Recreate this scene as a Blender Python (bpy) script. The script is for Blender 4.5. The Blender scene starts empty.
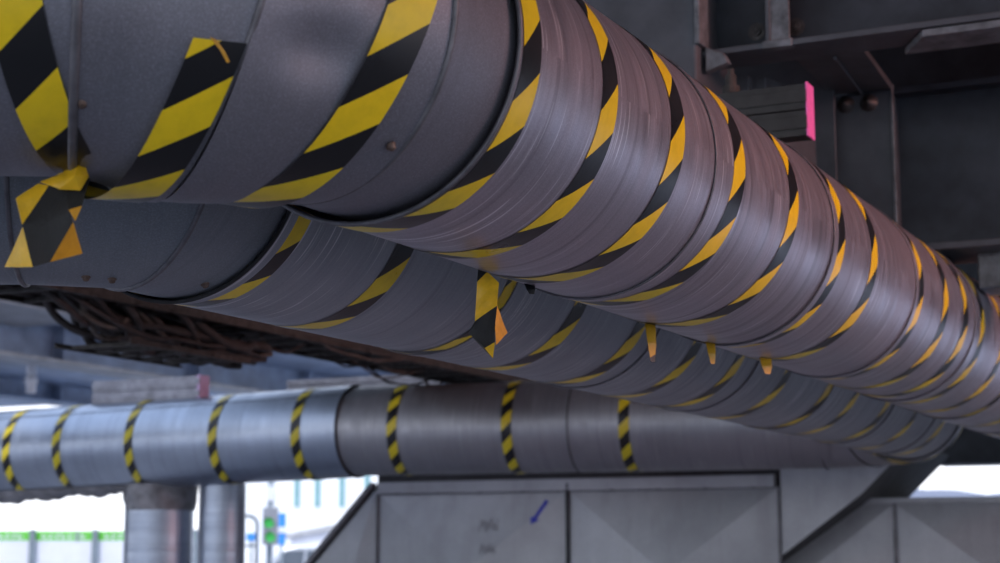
import bpy, bmesh, math, random
from mathutils import Vector, Matrix
random.seed(7)
PI = math.pi
R_ = math.radians
S = bpy.context.scene
COL = S.collection
H = 1.55                       # height of the camera above the ground
F = 1750.0                     # focal length in pixels of the 1000 px wide frame
TH = R_(8.95)                  # the camera looks up by this much
CT, ST = math.cos(TH), math.sin(TH)

# ------------------------------------------------------------------ geometry helpers
def V(x, y, z=0.0): return Vector((x, y, z))
def dirv(az): a = R_(az); return V(math.sin(a), math.cos(a))
D1, R1, UP = dirv(26.0), dirv(116.0), V(0, 0, 1)   # along / across the bridge

def ray(x, y):
    u = (x - 500) / F; v = (281.5 - y) / F
    return V(u, CT - v * ST, ST + v * CT)
def G(x, y, depth):
    r = ray(x, y); p = r * (depth / r.y); p.z += H; return p
def W(a, b, z): p = D1 * a + R1 * b; p.z = z; return p
def PA(x, y, A):               # where the sight line meets the cross plane a = A  -> (b, z)
    r = ray(x, y); k = A / r.dot(D1); return (r.dot(R1) * k, r.z * k + H)
def PB(x, y, B):               # ... meets the lengthwise plane b = B -> (a, z)
    r = ray(x, y); k = B / r.dot(R1); return (r.dot(D1) * k, r.z * k + H)

class MB:
    def __init__(s): s.v = []; s.f = []; s.uv = []; s.mi = []
    def face(s, idx, uv=None, mi=0): s.f.append(tuple(idx)); s.uv.append(uv); s.mi.append(mi)
    def quad(s, pts, uv=None, mi=0):
        n = len(s.v); s.v += [Vector(p) for p in pts]; s.face(range(n, n + len(pts)), uv, mi)
    def grid(s, P, nu, nv, uvf=None, closeu=False, mi=0):
        # P(i,j): i in 0..nu, j in 0..nv
        n = len(s.v); cols = nu if closeu else nu + 1
        for i in range(cols):
            for j in range(nv + 1): s.v.append(Vector(P(i, j)))
        for i in range(nu):
            for j in range(nv):
                i2 = (i + 1) % cols if closeu else i + 1
                q = (n + i * (nv + 1) + j, n + i2 * (nv + 1) + j, n + i2 * (nv + 1) + j + 1, n + i * (nv + 1) + j + 1)
                uv = [uvf(i, j), uvf(i + 1, j), uvf(i + 1, j + 1), uvf(i, j + 1)] if uvf else None
                s.face(q, uv, mi)
    def hexa(s, c):            # 8 corners: bottom 4 then top 4
        n = len(s.v); s.v += [Vector(p) for p in c]
        for q in ((0, 3, 2, 1), (4, 5, 6, 7), (0, 1, 5, 4), (1, 2, 6, 5), (2, 3, 7, 6), (3, 0, 4, 7)): s.face([n + k for k in q])
    def box(s, x0, x1, y0, y1, z0, z1):
        s.hexa([(x0, y0, z0), (x1, y0, z0), (x1, y1, z0), (x0, y1, z0), (x0, y0, z1), (x1, y0, z1), (x1, y1, z1), (x0, y1, z1)])
    def wbox(s, a0, a1, b0, b1, z0, z1):   # box in the bridge's own axes
        s.hexa([W(a0, b0, z0), W(a0, b1, z0), W(a1, b1, z0), W(a1, b0, z0), W(a0, b0, z1), W(a0, b1, z1), W(a1, b1, z1), W(a1, b0, z1)])
    def prism(s, pts, off):    # polygon extruded by a vector
        n = len(s.v); k = len(pts); off = Vector(off)
        s.v += [Vector(p) for p in pts] + [Vector(p) + off for p in pts]
        s.face(range(n, n + k)); s.face(range(n + 2 * k - 1, n + k - 1, -1))
        for i in range(k):
            j = (i + 1) % k; s.face((n + i, n + k + i, n + k + j, n + j))
    def tube(s, pts, r, seg=8, closed=False, caps=True):
        pts = [Vector(p) for p in pts]; m = len(pts); n = len(s.v)
        ref = None
        for i, p in enumerate(pts):
            if closed: t = pts[(i + 1) % m] - pts[i - 1]
            else: t = pts[min(i + 1, m - 1)] - pts[max(i - 1, 0)]
            t.normalize()
            if ref is None:
                ref = UP.cross(t)
                if ref.length < .1: ref = V(1, 0, 0).cross(t)
            x = (ref - t * ref.dot(t)).normalized(); ref = x; y = t.cross(x)
            rr = r[i] if isinstance(r, (list, tuple)) else r
            for k in range(seg):
                a = 2 * PI * k / seg; s.v.append(p + (x * math.cos(a) + y * math.sin(a)) * rr)
        for i in range(m if closed else m - 1):
            for k in range(seg):
                k2 = (k + 1) % seg; i2 = (i + 1) % m
                s.face((n + i * seg + k, n + i * seg + k2, n + i2 * seg + k2, n + i2 * seg + k))
        if caps and not closed:
            s.face([n + k for k in range(seg - 1, -1, -1)]); s.face([n + (m - 1) * seg + k for k in range(seg)])
    def cyl(s, p0, p1, r, seg=16): s.tube([p0, p1], r, seg)
    def lathe(s, o, axis, prof, seg=24):   # prof: (distance along the axis, radius)
        axis = Vector(axis).normalized(); x = axis.orthogonal().normalized(); y = axis.cross(x); n = len(s.v)
        for h, r in prof:
            for k in range(seg):
                a = 2 * PI * k / seg; s.v.append(Vector(o) + axis * h + (x * math.cos(a) + y * math.sin(a)) * r)
        for i in range(len(prof) - 1):
            for k in range(seg):
                k2 = (k + 1) % seg
                s.face((n + i * seg + k, n + i * seg + k2, n + (i + 1) * seg + k2, n + (i + 1) * seg + k))
        s.face([n + k for k in range(seg - 1, -1, -1)]); s.face([n + (len(prof) - 1) * seg + k for k in range(seg)])
    def build(s, name, mats, parent=None, smooth=False, bevel=0.0, recalc=True):
        me = bpy.data.meshes.new(name)
        org = parent.matrix_world.translation if False else (PLOC.get(parent, Vector()) if parent else Vector())
        me.from_pydata([tuple(p - org) for p in s.v], [], s.f)
        if not isinstance(mats, (list, tuple)): mats = [mats]
        for m in mats: me.materials.append(m)
        if any(u for u in s.uv):
            l = me.uv_layers.new(name='UVMap'); k = 0
            for pi, p in enumerate(me.polygons):
                u = s.uv[pi]
                for q in range(len(p.vertices)):
                    if u: l.data[k].uv = u[q]
                    k += 1
        for pi, p in enumerate(me.polygons): p.material_index = s.mi[pi]; p.use_smooth = smooth
        if recalc:
            bm = bmesh.new(); bm.from_mesh(me); bmesh.ops.recalc_face_normals(bm, faces=bm.faces); bm.to_mesh(me); bm.free()
        o = bpy.data.objects.new(name, me); COL.objects.link(o)
        if parent: o.parent = parent; PLOC[o] = org
        if bevel:
            b = o.modifiers.new('bevel', 'BEVEL'); b.width = bevel; b.segments = 2; b.limit_method = 'ANGLE'; b.angle_limit = R_(40)
        return o
PLOC = {}

def tag(o, label, cat, group=None, kind=None):
    o['label'] = label; o['category'] = cat
    if group: o['group'] = group
    if kind: o['kind'] = kind
    return o
def thing(name, label, cat, loc, group=None):
    o = bpy.data.objects.new(name, None); o.empty_display_size = .1; COL.objects.link(o)
    o.location = loc; PLOC[o] = Vector(loc)
    return tag(o, label, cat, group)
def struct(o): o['kind'] = 'structure'; return o

# ------------------------------------------------------------------ materials
class NT:
    def __init__(s, name):
        s.m = bpy.data.materials.new(name); s.m.use_nodes = True; s.t = s.m.node_tree; s.b = s.t.nodes['Principled BSDF']
    def n(s, typ, **k):
        o = s.t.nodes.new(typ)
        for a, v in k.items(): setattr(o, a, v)
        return o
    def l(s, a, b): s.t.links.new(a, b)
    def math(s, op, a, b=None, c=None):
        o = s.n('ShaderNodeMath', operation=op)
        for i, x in enumerate((a, b, c)):
            if x is None: continue
            if isinstance(x, (int, float)): o.inputs[i].default_value = x
            else: s.l(x, o.inputs[i])
        return o.outputs[0]
    def mix(s, f, a, b):
        o = s.n('ShaderNodeMix', data_type='RGBA')
        for sock, x in ((o.inputs[0], f), (o.inputs[6], a), (o.inputs[7], b)):
            if isinstance(x, (int, float)): sock.default_value = x
            elif isinstance(x, tuple): sock.default_value = x + (1,) if len(x) == 3 else x
            else: s.l(x, sock)
        return o.outputs[2]
    def ramp(s, f, p0, p1, c0=(0, 0, 0), c1=(1, 1, 1)):
        o = s.n('ShaderNodeValToRGB'); e = o.color_ramp.elements
        e[0].position = p0; e[1].position = p1; e[0].color = c0 + (1,); e[1].color = c1 + (1,)
        s.l(f, o.inputs[0]); return o.outputs[0]
    def noise(s, vec, scale, detail=3, rough=.55):
        o = s.n('ShaderNodeTexNoise'); o.inputs['Scale'].default_value = scale; o.inputs['Detail'].default_value = detail
        o.inputs['Roughness'].default_value = rough
        if vec is not None: s.l(vec, o.inputs['Vector'])
        return o.outputs[0]
    def mapping(s, vec, scale, rot=(0, 0, 0), loc=(0, 0, 0)):
        o = s.n('ShaderNodeMapping'); o.inputs['Scale'].default_value = scale; o.inputs['Rotation'].default_value = rot; o.inputs['Location'].default_value = loc
        s.l(vec, o.inputs[0]); return o.outputs[0]
    def bump(s, h, strength, dist=.002, normal=None):
        o = s.n('ShaderNodeBump'); o.inputs['Strength'].default_value = strength; o.inputs['Distance'].default_value = dist
        s.l(h, o.inputs['Height'])
        if normal is not None: s.l(normal, o.inputs['Normal'])
        return o.outputs[0]
    def set(s, **k):
        for a, v in k.items():
            i = s.b.inputs[a.replace('_', ' ')]
            if isinstance(v, (int, float)): i.default_value = v
            elif isinstance(v, tuple): i.default_value = v + (1,) if len(v) == 3 else v
            else: s.l(v, i)

def m_plain(name, col, rough=.6, metal=0., var=.25, scale=6., bump=.15, dirt=None):
    t = NT(name); co = t.n('ShaderNodeTexCoord').outputs['Object']
    n = t.noise(co, scale, 5, .6); c2 = tuple(max(0, x * (1 - var)) for x in col); c3 = tuple(x * (1 + var) for x in col)
    c = t.mix(t.ramp(n, .3, .7), c2, c3)
    if dirt: c = t.mix(t.ramp(t.noise(co, scale * .37, 4, .65), .55, .75), c, dirt)
    t.set(Base_Color=c, Roughness=rough, Metallic=metal)
    if bump: t.set(Normal=t.bump(t.noise(co, scale * 6, 3), bump, .004))
    return t.m

def m_jacket(name, col, rough=.42, metal=.75, streak=.5, scratch=.5, grain=.35):
    # sheet-metal pipe cladding: UV.x = arc in metres, UV.y = length in metres
    t = NT(name); uv = t.n('ShaderNodeTexCoord').outputs['UV']; ob = t.n('ShaderNodeTexCoord').outputs['Object']
    st = t.noise(t.mapping(uv, (1.2, 70, 1)), 1.0, 4, .6)          # lines that run round the pipe
    st2 = t.noise(t.mapping(uv, (.35, 16, 1), loc=(3, 7, 0)), 1.0, 3, .6)
    gr = t.noise(ob, 260, 2, .7)                                      # fine grain
    cl = t.noise(ob, 2.3, 4, .6)                                      # soft clouds of dirt
    c = t.mix(t.math('MULTIPLY', t.ramp(st, .35, .7), streak), col, tuple(x * 1.35 for x in col))
    c = t.mix(t.math('MULTIPLY', t.ramp(cl, .42, .72), .45), c, tuple(x * .62 for x in col))
    c = t.mix(t.math('MULTIPLY', t.ramp(gr, .45, .75), grain), c, tuple(min(1, x * 1.8) for x in col))
    sc = t.ramp(t.noise(t.mapping(uv, (2.6, 95, 1), rot=(0, 0, .035), loc=(11, 3, 0)), 1.0, 2, .5), .615, .655)
    area = t.ramp(t.noise(ob, 1.9, 2, .5), .40, .52)
    sc = t.math('MULTIPLY', t.math('MULTIPLY', sc, area), scratch)
    c = t.mix(sc, c, (.85, .84, .88))
    ring = t.ramp(t.noise(t.mapping(uv, (.12, 30, 1), loc=(1, 19, 0)), 1.0, 2, .5), .34, .42)
    c = t.mix(t.math('MULTIPLY', t.math('SUBTRACT', 1.0, ring), streak * .6), c, tuple(x * .45 for x in col))
    rg = t.math('ADD', t.math('MULTIPLY', t.ramp(st2, .3, .7), .16), rough - .06)
    h = t.math('ADD', t.math('MULTIPLY', st, .6 * streak), t.math('ADD', t.math('MULTIPLY', gr, .5 * grain), t.math('MULTIPLY', st2, .7 * streak)))
    h = t.math('ADD', h, t.math('MULTIPLY', t.noise(ob, 7, 2, .5), 1.2))
    t.set(Base_Color=c, Roughness=rg, Metallic=metal, Normal=t.bump(h, .35, .004))
    return t.m

def m_tape(name, yel, period=.226, k=.95, rough=.34, trans=0.):
    t = NT(name); uv = t.n('ShaderNodeTexCoord').outputs['UV']; ob = t.n('ShaderNodeTexCoord').outputs['Object']
    sp = t.n('ShaderNodeSeparateXYZ'); t.l(uv, sp.inputs[0])
    f = t.math('FRACT', t.math('DIVIDE', t.math('SUBTRACT', sp.outputs[0], t.math('MULTIPLY', sp.outputs[1], k)), period))
    bl = t.math('GREATER_THAN', f, .5)
    n = t.noise(ob, 30, 4, .6)
    y = t.mix(t.math('MULTIPLY', t.ramp(n, .45, .8), .35), yel, tuple(x * .6 for x in yel))
    c = t.mix(bl, y, (.010, .010, .012))
    t.set(Base_Color=c, Roughness=t.math('ADD', t.math('MULTIPLY', t.noise(ob, 9, 3), .3), rough - .15), Normal=t.bump(t.noise(ob, 18, 3), .12, .006))
    t.b.inputs['Specular IOR Level'].default_value = .4
    return t.m

M = {}
M['jacket'] = m_jacket('brushed cladding', (.36, .335, .385), .34, .78, .7, .75, .42)
M['elbow'] = m_jacket('grained cladding', (.175, .175, .205), .48, .55, .10, .02, .6)
M['jacket2'] = m_jacket('dull cladding', (.29, .31, .345), .46, .55, .5, .55, .25)
M['elbow2'] = m_jacket('dull grained cladding', (.21, .23, .26), .55, .45, .15, .04, .45)
M['jacket3'] = m_jacket('smooth cladding', (.33, .37, .45), .34, .85, .3, .1, .1)
M['jacket3d'] = m_jacket('worn cladding', (.30, .30, .325), .42, .75, .3, .15, .15)
M['tape'] = m_tape('hazard tape', (.84, .585, .012))
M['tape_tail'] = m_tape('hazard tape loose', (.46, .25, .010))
M['tape_small'] = m_tape('hazard tape thin', (.62, .50, .02), .18)
M['tape_black'] = m_plain('black tape', (.010, .010, .010), .65, 0, .2, 30)
M['tape_yellow'] = m_plain('yellow tape', (.74, .43, .012), .4, 0, .15, 30)
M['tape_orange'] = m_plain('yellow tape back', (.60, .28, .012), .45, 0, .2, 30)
M['pink_pale'] = m_plain('faded pink paint', (.60, .42, .66), .6, 0, .12, 30)
M['seam'] = m_plain('seam bead', (.16, .155, .17), .5, .6, .3, 20)
M['groove'] = m_plain('sealant groove', (.02, .02, .022), .8, 0, .2, 20)
M['screw'] = m_plain('rusty screw', (.16, .11, .09), .55, .6, .4, 60)
M['steel_dark'] = m_plain('dark painted steel', (.036, .042, .054), .55, .2, .35, 5, .1, (.065, .072, .09))
M['steel_mid'] = m_plain('grey painted steel', (.095, .10, .115), .6, .2, .25, 5, .1, (.08, .08, .09))
M['steel_edge'] = m_plain('scuffed steel', (.17, .175, .19), .5, .3, .5, 14, .2)
M['steel_blue'] = m_plain('blue grey painted steel', (.25, .31, .43), .55, .1, .3, 3, .1, (.20, .22, .27))
M['steel_pale'] = m_plain('pale painted steel', (.42, .42, .44), .6, .1, .25, 4, .1)
M['channel'] = m_plain('charcoal channel', (.045, .045, .045), .55, .3, .3, 12)
M['channel_grey'] = m_plain('galvanised channel', (.30, .30, .34), .5, .6, .3, 12)
M['pink'] = m_plain('pink marking paint', (.90, .16, .52), .55, 0, .12, 40)
M['bolt'] = m_plain('bolt', (.07, .065, .065), .45, .5, .4, 40)
M['rust'] = m_plain('rusty steel', (.052, .047, .044), .8, .2, .5, 25, .4)
M['cable'] = m_plain('dusty cable', (.034, .030, .030), .8, 0, .4, 20, .3)
M['cable_brown'] = m_plain('brown cable', (.085, .072, .064), .85, 0, .4, 20, .3)
M['galv'] = None
M['deck'] = m_plain('deck soffit', (.06, .062, .068), .8, 0, .3, 1.2)
M['ground'] = m_plain('concrete ground', (.37, .39, .455), .85, 0, .2, 1.5, .2, (.30, .31, .35))
M['carcass'] = m_plain('shade-darkened duct sheet', (.05, .05, .055), .7, .2, .3, 8)  # shade under the duct's sloping end, put into the sheet's colour
M['dark_gap'] = m_plain('dark joint and shade', (.035, .035, .04), .7, .2, .3, 10)  # real joints, and the shaded band above the duct's rail
M['white_wall'] = m_plain('white render', (.86, .86, .85), .8, 0, .04, 2)
M['teal'] = m_plain('teal window', (.20, .37, .39), .3, 0, .15, 5, 0)
M['green'] = m_plain('green board', (.16, .62, .07), .5, 0, .12, 3)
M['white'] = m_plain('white board', (.82, .82, .87), .6, 0, .05, 3)
M['post'] = m_plain('grey post', (.25, .29, .33), .5, .3, .2, 10)
M['blue'] = m_plain('blue board', (.05, .28, .75), .5, 0, .1, 3)
M['arrow'] = m_plain('blue spray paint', (.02, .03, .42), .6, 0, .3, 30)
M['ink'] = m_plain('faded marker', (.27, .265, .29), .7, 0, .3, 30)
M['signal'] = m_plain('grey housing', (.30, .31, .35), .5, 0, .15, 8)
M['wrap'] = m_plain('grey wrap', (.22, .215, .23), .6, .3, .45, 9, .4)
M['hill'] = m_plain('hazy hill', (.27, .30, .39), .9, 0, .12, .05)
M['van'] = m_plain('silver van paint', (.55, .57, .62), .35, .4, .05, 3, 0)
M['glass'] = m_plain('tinted glass', (.10, .12, .15), .12, 0, .1, 3, 0)
M['rubber'] = m_plain('rubber', (.02, .02, .02), .8, 0, .2, 20)
def m_galv():
    t = NT('galvanised sheet'); ob = t.n('ShaderNodeTexCoord').outputs['Object']
    vo = t.n('ShaderNodeTexVoronoi'); vo.inputs['Scale'].default_value = 55; t.l(ob, vo.inputs['Vector'])
    n = t.noise(ob, 1.6, 5, .6); n2 = t.noise(t.mapping(ob, (6, 6, .6)), 1.0, 4, .6)
    c = t.mix(t.ramp(n, .3, .7), (.33, .335, .36), (.47, .475, .50))
    c = t.mix(t.math('MULTIPLY', t.ramp(n2, .5, .75), .45), c, (.25, .24, .25))
    c = t.mix(t.math('MULTIPLY', vo.outputs['Distance'], .25), c, (.25, .25, .27))
    t.set(Base_Color=c, Roughness=.5, Metallic=.45, Normal=t.bump(n, .3, .02)); return t.m
M['galv'] = m_galv()
def m_lens():
    t = NT('lit green lens'); t.set(Base_Color=(.05, .5, .1), Emission_Color=(.15, .9, .2), Emission_Strength=.25); return t.m
M['lens'] = m_lens()

# ------------------------------------------------------------------ round ducts
NA = 144
def frame_pt(o, e, side, a, rad, s): return o + e * s + (side * math.cos(a) + UP * math.sin(a)) * rad

def hit(o, e, side, rad, x, y):
    """where the sight line through a pixel meets a cylinder: (length along it, angle round it)"""
    r = ray(x, y); c = V(0, 0, H) - o
    A = (r.dot(side), r.z); B = (c.dot(side), c.z)
    a = A[0] ** 2 + A[1] ** 2; b = 2 * (A[0] * B[0] + A[1] * B[1]); cc = B[0] ** 2 + B[1] ** 2 - rad * rad
    D = b * b - 4 * a * cc
    k = (-b - math.sqrt(D)) / (2 * a) if D > 0 else -b / (2 * a)
    q = r * k + c
    return q.dot(e), math.atan2(q.z, q.dot(side))

def straight(mb, o, e, side, t0, t1, r0, r1=None, nl=1, a0=0., a1=2 * PI, na=NA, uoff=0., warp=None):
    r1 = r0 if r1 is None else r1
    def P(i, j):
        a = a0 + (a1 - a0) * i / na; k = j / nl; rr = r0 + (r1 - r0) * k; s = t0 + (t1 - t0) * k
        if warp: rr += warp(a, s)
        return frame_pt(o, e, side, a, rr, s)
    full = abs(a1 - a0 - 2 * PI) < 1e-6
    mb.grid(P, na, nl, lambda i, j: ((a0 + (a1 - a0) * i / na) * r0 + uoff, t0 + (t1 - t0) * j / nl), closeu=full)

def tape_ring(parent, o, e, side, t0, t1, rad, phase=0., skew=0., mat='tape', a0=-PI, a1=PI, na=NA, ragged=0, label=None):
    mb = MB(); nl = 3
    def P(i, j):
        a = a0 + (a1 - a0) * i / na; s = t0 + (t1 - t0) * j / nl + skew * a
        return frame_pt(o, e, side, a, rad, s)
    mb.grid(P, na, nl, lambda i, j: ((a0 + (a1 - a0) * i / na) * rad + phase, (t1 - t0) * j / nl), closeu=False)
    ob = mb.build('warning_tape', M[mat], parent, True, recalc=False)
    if label: ob['label'] = label
    return ob

def ring_bead(parent, o, e, side, t, rad, bead, mat='seam', name='seam_bead'):
    mb = MB(); mb.tube([frame_pt(o, e, side, 2 * PI * i / 96, rad, t) for i in range(96)], bead, 8, closed=True)
    return mb.build(name, M[mat], parent, True)

class Elbow:
    """mitred sheet-metal elbow made of straight gores"""
    def __init__(s, start, heading, turn, Rb, mids, tilt=None):
        s.start, s.R = start, Rb
        c = start + dirv(heading + 90 * turn) * Rb
        s.mid = mids
        s.M = []; s.n = []
        for i in range(len(mids) - 1):
            cut = (mids[i] + mids[i + 1]) / 2; half = (mids[i + 1] - mids[i]) / 2
            s.M.append(c - dirv(heading + 90 * turn + turn * cut) * (Rb / math.cos(R_(half))))
            s.n.append((dirv(heading + turn * cut) + UP * (tilt[i] if tilt else 0)).normalized())
        s.e = [dirv(heading + turn * m) for m in mids]
    def gore(s, k):
        """axis origin, dir and end planes of gore k"""
        e = s.e[k]
        o = s.start if k == 0 else s.M[k - 1]
        side = -V(e.y, -e.x)   # side away from the bend's inside for a right turn
        return o, e, side
    def span(s, k, off, ext0=0., ext1=None):
        o, e, side = s.gore(k)
        if k == 0: t0 = ext0
        else: n = s.n[k - 1]; t0 = -(off.dot(n)) / e.dot(n)
        if k < len(s.M): n = s.n[k]; d = s.M[k] - o; t1 = ((d - off).dot(n)) / e.dot(n)
        else: t1 = ext1
        return t0, t1
    def pt(s, k, a, rad, f, ext0=0., ext1=1.):
        o, e, side = s.gore(k); off = (side * math.cos(a) + UP * math.sin(a)) * rad
        t0, t1 = s.span(k, off, ext0, ext1)
        return o + off + e * (t0 + (t1 - t0) * f)
    def jacket(s, k, rad, parent, mat, ext0=0., ext1=1., dents=(), name='elbow_gore'):
        mb = MB(); nl = 14
        o, e, side = s.gore(k)
        def P(i, j):
            a = 2 * PI * i / NA; f = j / nl; rr = rad
            for (da, df, wa, wf, dep) in dents:
                x = (a - da + PI) % (2 * PI) - PI
                rr -= dep * math.exp(-(x / wa) ** 2 - ((f - df) / wf) ** 2)
            return s.pt(k, a, rr, f, ext0, ext1)
        mb.grid(P, NA, nl, lambda i, j: (2 * PI * i / NA * rad + k * 3.1, (P(i % NA, j) - o).dot(e)), closeu=True)
        return mb.build(name, mat, parent, True, recalc=False)
    def seam(s, k, rad, parent, bead=.006, name='seam_bead', mat='seam'):
        mb = MB(); mb.tube([s.pt(k, 2 * PI * i / 96, rad, 1.0) for i in range(96)], bead, 8, closed=True)
        return mb.build(name, M[mat], parent, True)

def tail(parent, pts, w, across, phase=0., twist=0., mat='tape_tail', name='tape_tail', label='loose end of tape hanging down', thick=.0012, vspan=None):
    """loose strip hanging along pts; across = width direction at each point"""
    mb = MB(); m = len(pts) - 1
    L = [0.]
    for i in range(m): L.append(L[-1] + (Vector(pts[i + 1]) - Vector(pts[i])).length)
    def P(i, j):
        ac = Vector(across[i]) if isinstance(across, list) else Vector(across)
        ww = w[i] if isinstance(w, list) else w
        return Vector(pts[i]) + ac * (ww * (j / 4 - .5))
    mb.grid(P, m, 4, lambda i, j: (phase - L[i], (vspan or (w[0] if isinstance(w, list) else w)) * j / 4))
    o = mb.build(name, M[mat], parent, False, recalc=False)
    so = o.modifiers.new('thick', 'SOLIDIFY'); so.thickness = thick
    o['label'] = label
    return o

# ---- the near pipe (upper) --------------------------------------------------
P1 = V(-1.60786, .78409, 1.028 + H)
T0 = 3.03
r1 = .35
pipe = thing('insulated_pipe', 'thick grey metal-clad pipe nearest the camera, running overhead from upper left to the right edge', 'pipe', P1 + D1 * T0)
side1 = R1
laps = [T0, 4.22, 5.36, 6.50, 7.62, 8.75, 9.9, 11.2, 12.6, 14.0]
for i in range(len(laps) - 1):
    mb = MB(); t0, t1 = laps[i], laps[i + 1] + .035
    straight(mb, P1, D1, side1, t0, t0 + .045, r1 + .005, r1 + .0045, 1, uoff=i * 2.7)
    straight(mb, P1, D1, side1, t0 + .045, t1, r1 + .001, r1 - .0005, 6, uoff=i * 2.7)
    mb.build('jacket_section', M['jacket'], pipe, True, recalc=False)
    if i: ring_bead(pipe, P1, D1, side1, t0 + .002, r1 + .003, .003, 'seam', 'lap_joint')
ring_bead(pipe, P1, D1, side1, T0, r1 + .006, .0055, 'seam', 'rim')
tapes1 = [(3.048, 3.132), (3.469, 3.556), (3.905, 3.998), (4.395, 4.490), (4.877, 4.965), (5.410, 5.497), (5.835, 5.921), (6.545, 6.635), (6.985, 7.075), (7.385, 7.475), (7.75, 7.838), (8.24, 8.328), (8.7, 8.79), (9.3, 9.39), (10., 10.09)]
ph1 = [.024, -.055, -.079, -.125, .024, -.02, .05, -.04, .12, .02, .09, .16, .06, .1, .03]
sk1 = [0, .018, .036, .059, .06, .03, .02, .02, .015, .01, 0, 0, 0, 0, 0]
an1 = [-.07, .157, .227, .42, -.07, .05, .02, .17, -.3, -.19, -.26, -.52, 0, 0, 0]
# a pixel on the left edge of each tape where yellow (above) meets black (below) sets how its stripes fall
for k, px in {4: (777.5, 247.5), 6: (865.5, 285), 7: (914.5, 282), 8: (945, 325), 9: (947.5, 366), 10: (980, 350)}.items():
    ph1[k] = -hit(P1, D1, side1, r1, *px)[1] * r1
for (a, b), ph, sk, an in zip(tapes1, ph1, sk1, an1):
    tape_ring(pipe, P1, D1, side1, a - sk * an, b - sk * an, r1 + .0062 if a < 3.1 else r1 + .0018, ph, sk)
# elbow towards the far left
E1 = Elbow(P1 + D1 * (T0 + .0), 206.0, 1, .72, [0, 26, 42, 61, 82], [0, .19, .02, 0])
re = .338
sD, aD = hit(*E1.gore(1), re, 322, 52); oD, eD, dD = E1.gore(1)
tD = E1.span(1, (dD * math.cos(aD) + UP * math.sin(aD)) * re)
dents1 = {1: [(aD, (sD - tD[0]) / (tD[1] - tD[0]), .17, .2, .022), (-1.35, 1.0, .7, .7, -.048)], 2: [(-.15, .55, .3, .2, .006), (-1.35, 0., .7, .6, -.048), (.75, .3, .25, .35, .012)]}
for k in range(5):
    E1.jacket(k, re, pipe, M['elbow'], -.12, .9, dents1.get(k, []))
for k in range(4): E1.seam(k, re + .001, pipe, .0065 if k != 2 else .009)


# tapes on the elbow
def gore_tape(E, k, px_left, px_right, rad, parent, px_phase, skew=0., a0=-PI, a1=PI, bulge=None, us=1.):
    """tape round a gore; px_phase: a pixel on its left edge where yellow (above) meets black (below)"""
    o, e, side = E.gore(k)
    (sl, al), (sr, ar) = hit(o, e, side, rad, *px_left), hit(o, e, side, rad, *px_right)
    up = hit(o, e, side, rad, *px_phase)[1]
    tl, tr = -sl - skew * al, -sr - skew * ar
    mb = MB(); na = 144; nl = 4
    def P(i, j):
        a = a0 + (a1 - a0) * i / na; t = tl + (tr - tl) * j / nl + skew * a
        rr = rad + (bulge(a) if bulge else 0)
        return frame_pt(o, -e, side, a, rr, t)
    mb.grid(P, na, nl, lambda i, j: ((a0 + (a1 - a0) * i / na - up) * rad * us, (tr - tl) * j / nl))
    return mb.build('warning_tape', M['tape'], parent, True, recalc=False)
sag = lambda d: (lambda a: d * math.exp(-((a + 1.35) / .7) ** 2))
gore_tape(E1, 1, (336, 104), (397, 90), re + .004, pipe, (371, 57), .10, bulge=sag(.030), us=1.15)
gore_tape(E1, 2, (160, 103), (212, 110), re + .005, pipe, (176, 56), .10, -PI, hit(*E1.gore(2), re, 210, 38)[1], bulge=sag(.045), us=1.26)
gore_tape(E1, 3, (10, 95), (66, 95), re + .004, pipe, (0, 54), -.055, us=1.06)
def screw(parent, o, e, side, rad, x, y, size=.008):
    s, a = hit(o, e, side, rad, x, y)
    n = side * math.cos(a) + UP * math.sin(a)
    mb = MB(); mb.lathe(o + e * s + n * (rad - .002), n, [(0, size * 1.3), (.004, size * 1.3), (.0045, size), (.010, size * .9), (.012, size * .5)], 12)
    return mb.build('screw', M['screw'], parent, True)
screw(pipe, *E1.gore(0), re, 391, 146); screw(pipe, *E1.gore(1), re, 257, 89); screw(pipe, *E1.gore(2), re, 82, 103)

# ---- the second pipe, beyond the first --------------------------------------
P2 = P1 - R1 * .725 + V(0, 0, -.07)
T2 = 3.385; r2 = .35
pipe2 = thing('insulated_pipe', 'second grey metal-clad pipe, running close behind and below the nearest pipe, ringed with tape', 'pipe', P2 + D1 * T2)
laps2 = [T2, 4.62, 5.80, 6.95, 8.1, 9.3, 10.3, 11.05]
for i in range(len(laps2) - 1):
    mb = MB(); t0, t1 = laps2[i], laps2[i + 1] + .035
    straight(mb, P2, D1, R1, t0, t0 + .045, r2 + .005, r2 + .0045, 1, uoff=i * 2.3 + 5)
    straight(mb, P2, D1, R1, t0 + .045, t1, r2 + .001, r2 - .0005, 6, uoff=i * 2.3 + 5)
    mb.build('jacket_section', M['jacket2'], pipe2, True, recalc=False)
    if i: ring_bead(pipe2, P2, D1, R1, t0 + .002, r2 + .003, .003, 'seam', 'lap_joint')
ring_bead(pipe2, P2, D1, R1, T2, r2 + .005, .005, 'groove', 'rim')
ends2 = [3.488, 3.988, 4.655, 5.145, 5.678, 6.26, 6.77, 7.428, 8.106, 8.584, 9.214, 9.87, 10.588]
yb2 = [(257, 262), (343, 306), (490, 320), (527, 356), (602, 364), (651, 387), (712, 387), (745.7, 410), (812.7, 406), (835.5, 418.6), (874.7, 418), (886.5, 442), (924.5, 442.7)]
for i, b in enumerate(ends2):
    tape_ring(pipe2, P2, D1, R1, b - .09, b, r2 + .0018, -hit(P2, D1, R1, r2, *yb2[i])[1] * r2, random.uniform(-.004, .004))
E2 = Elbow(P2 + D1 * T2, 206.0, 1, .40, [0, 47, 66, 90])
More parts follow.
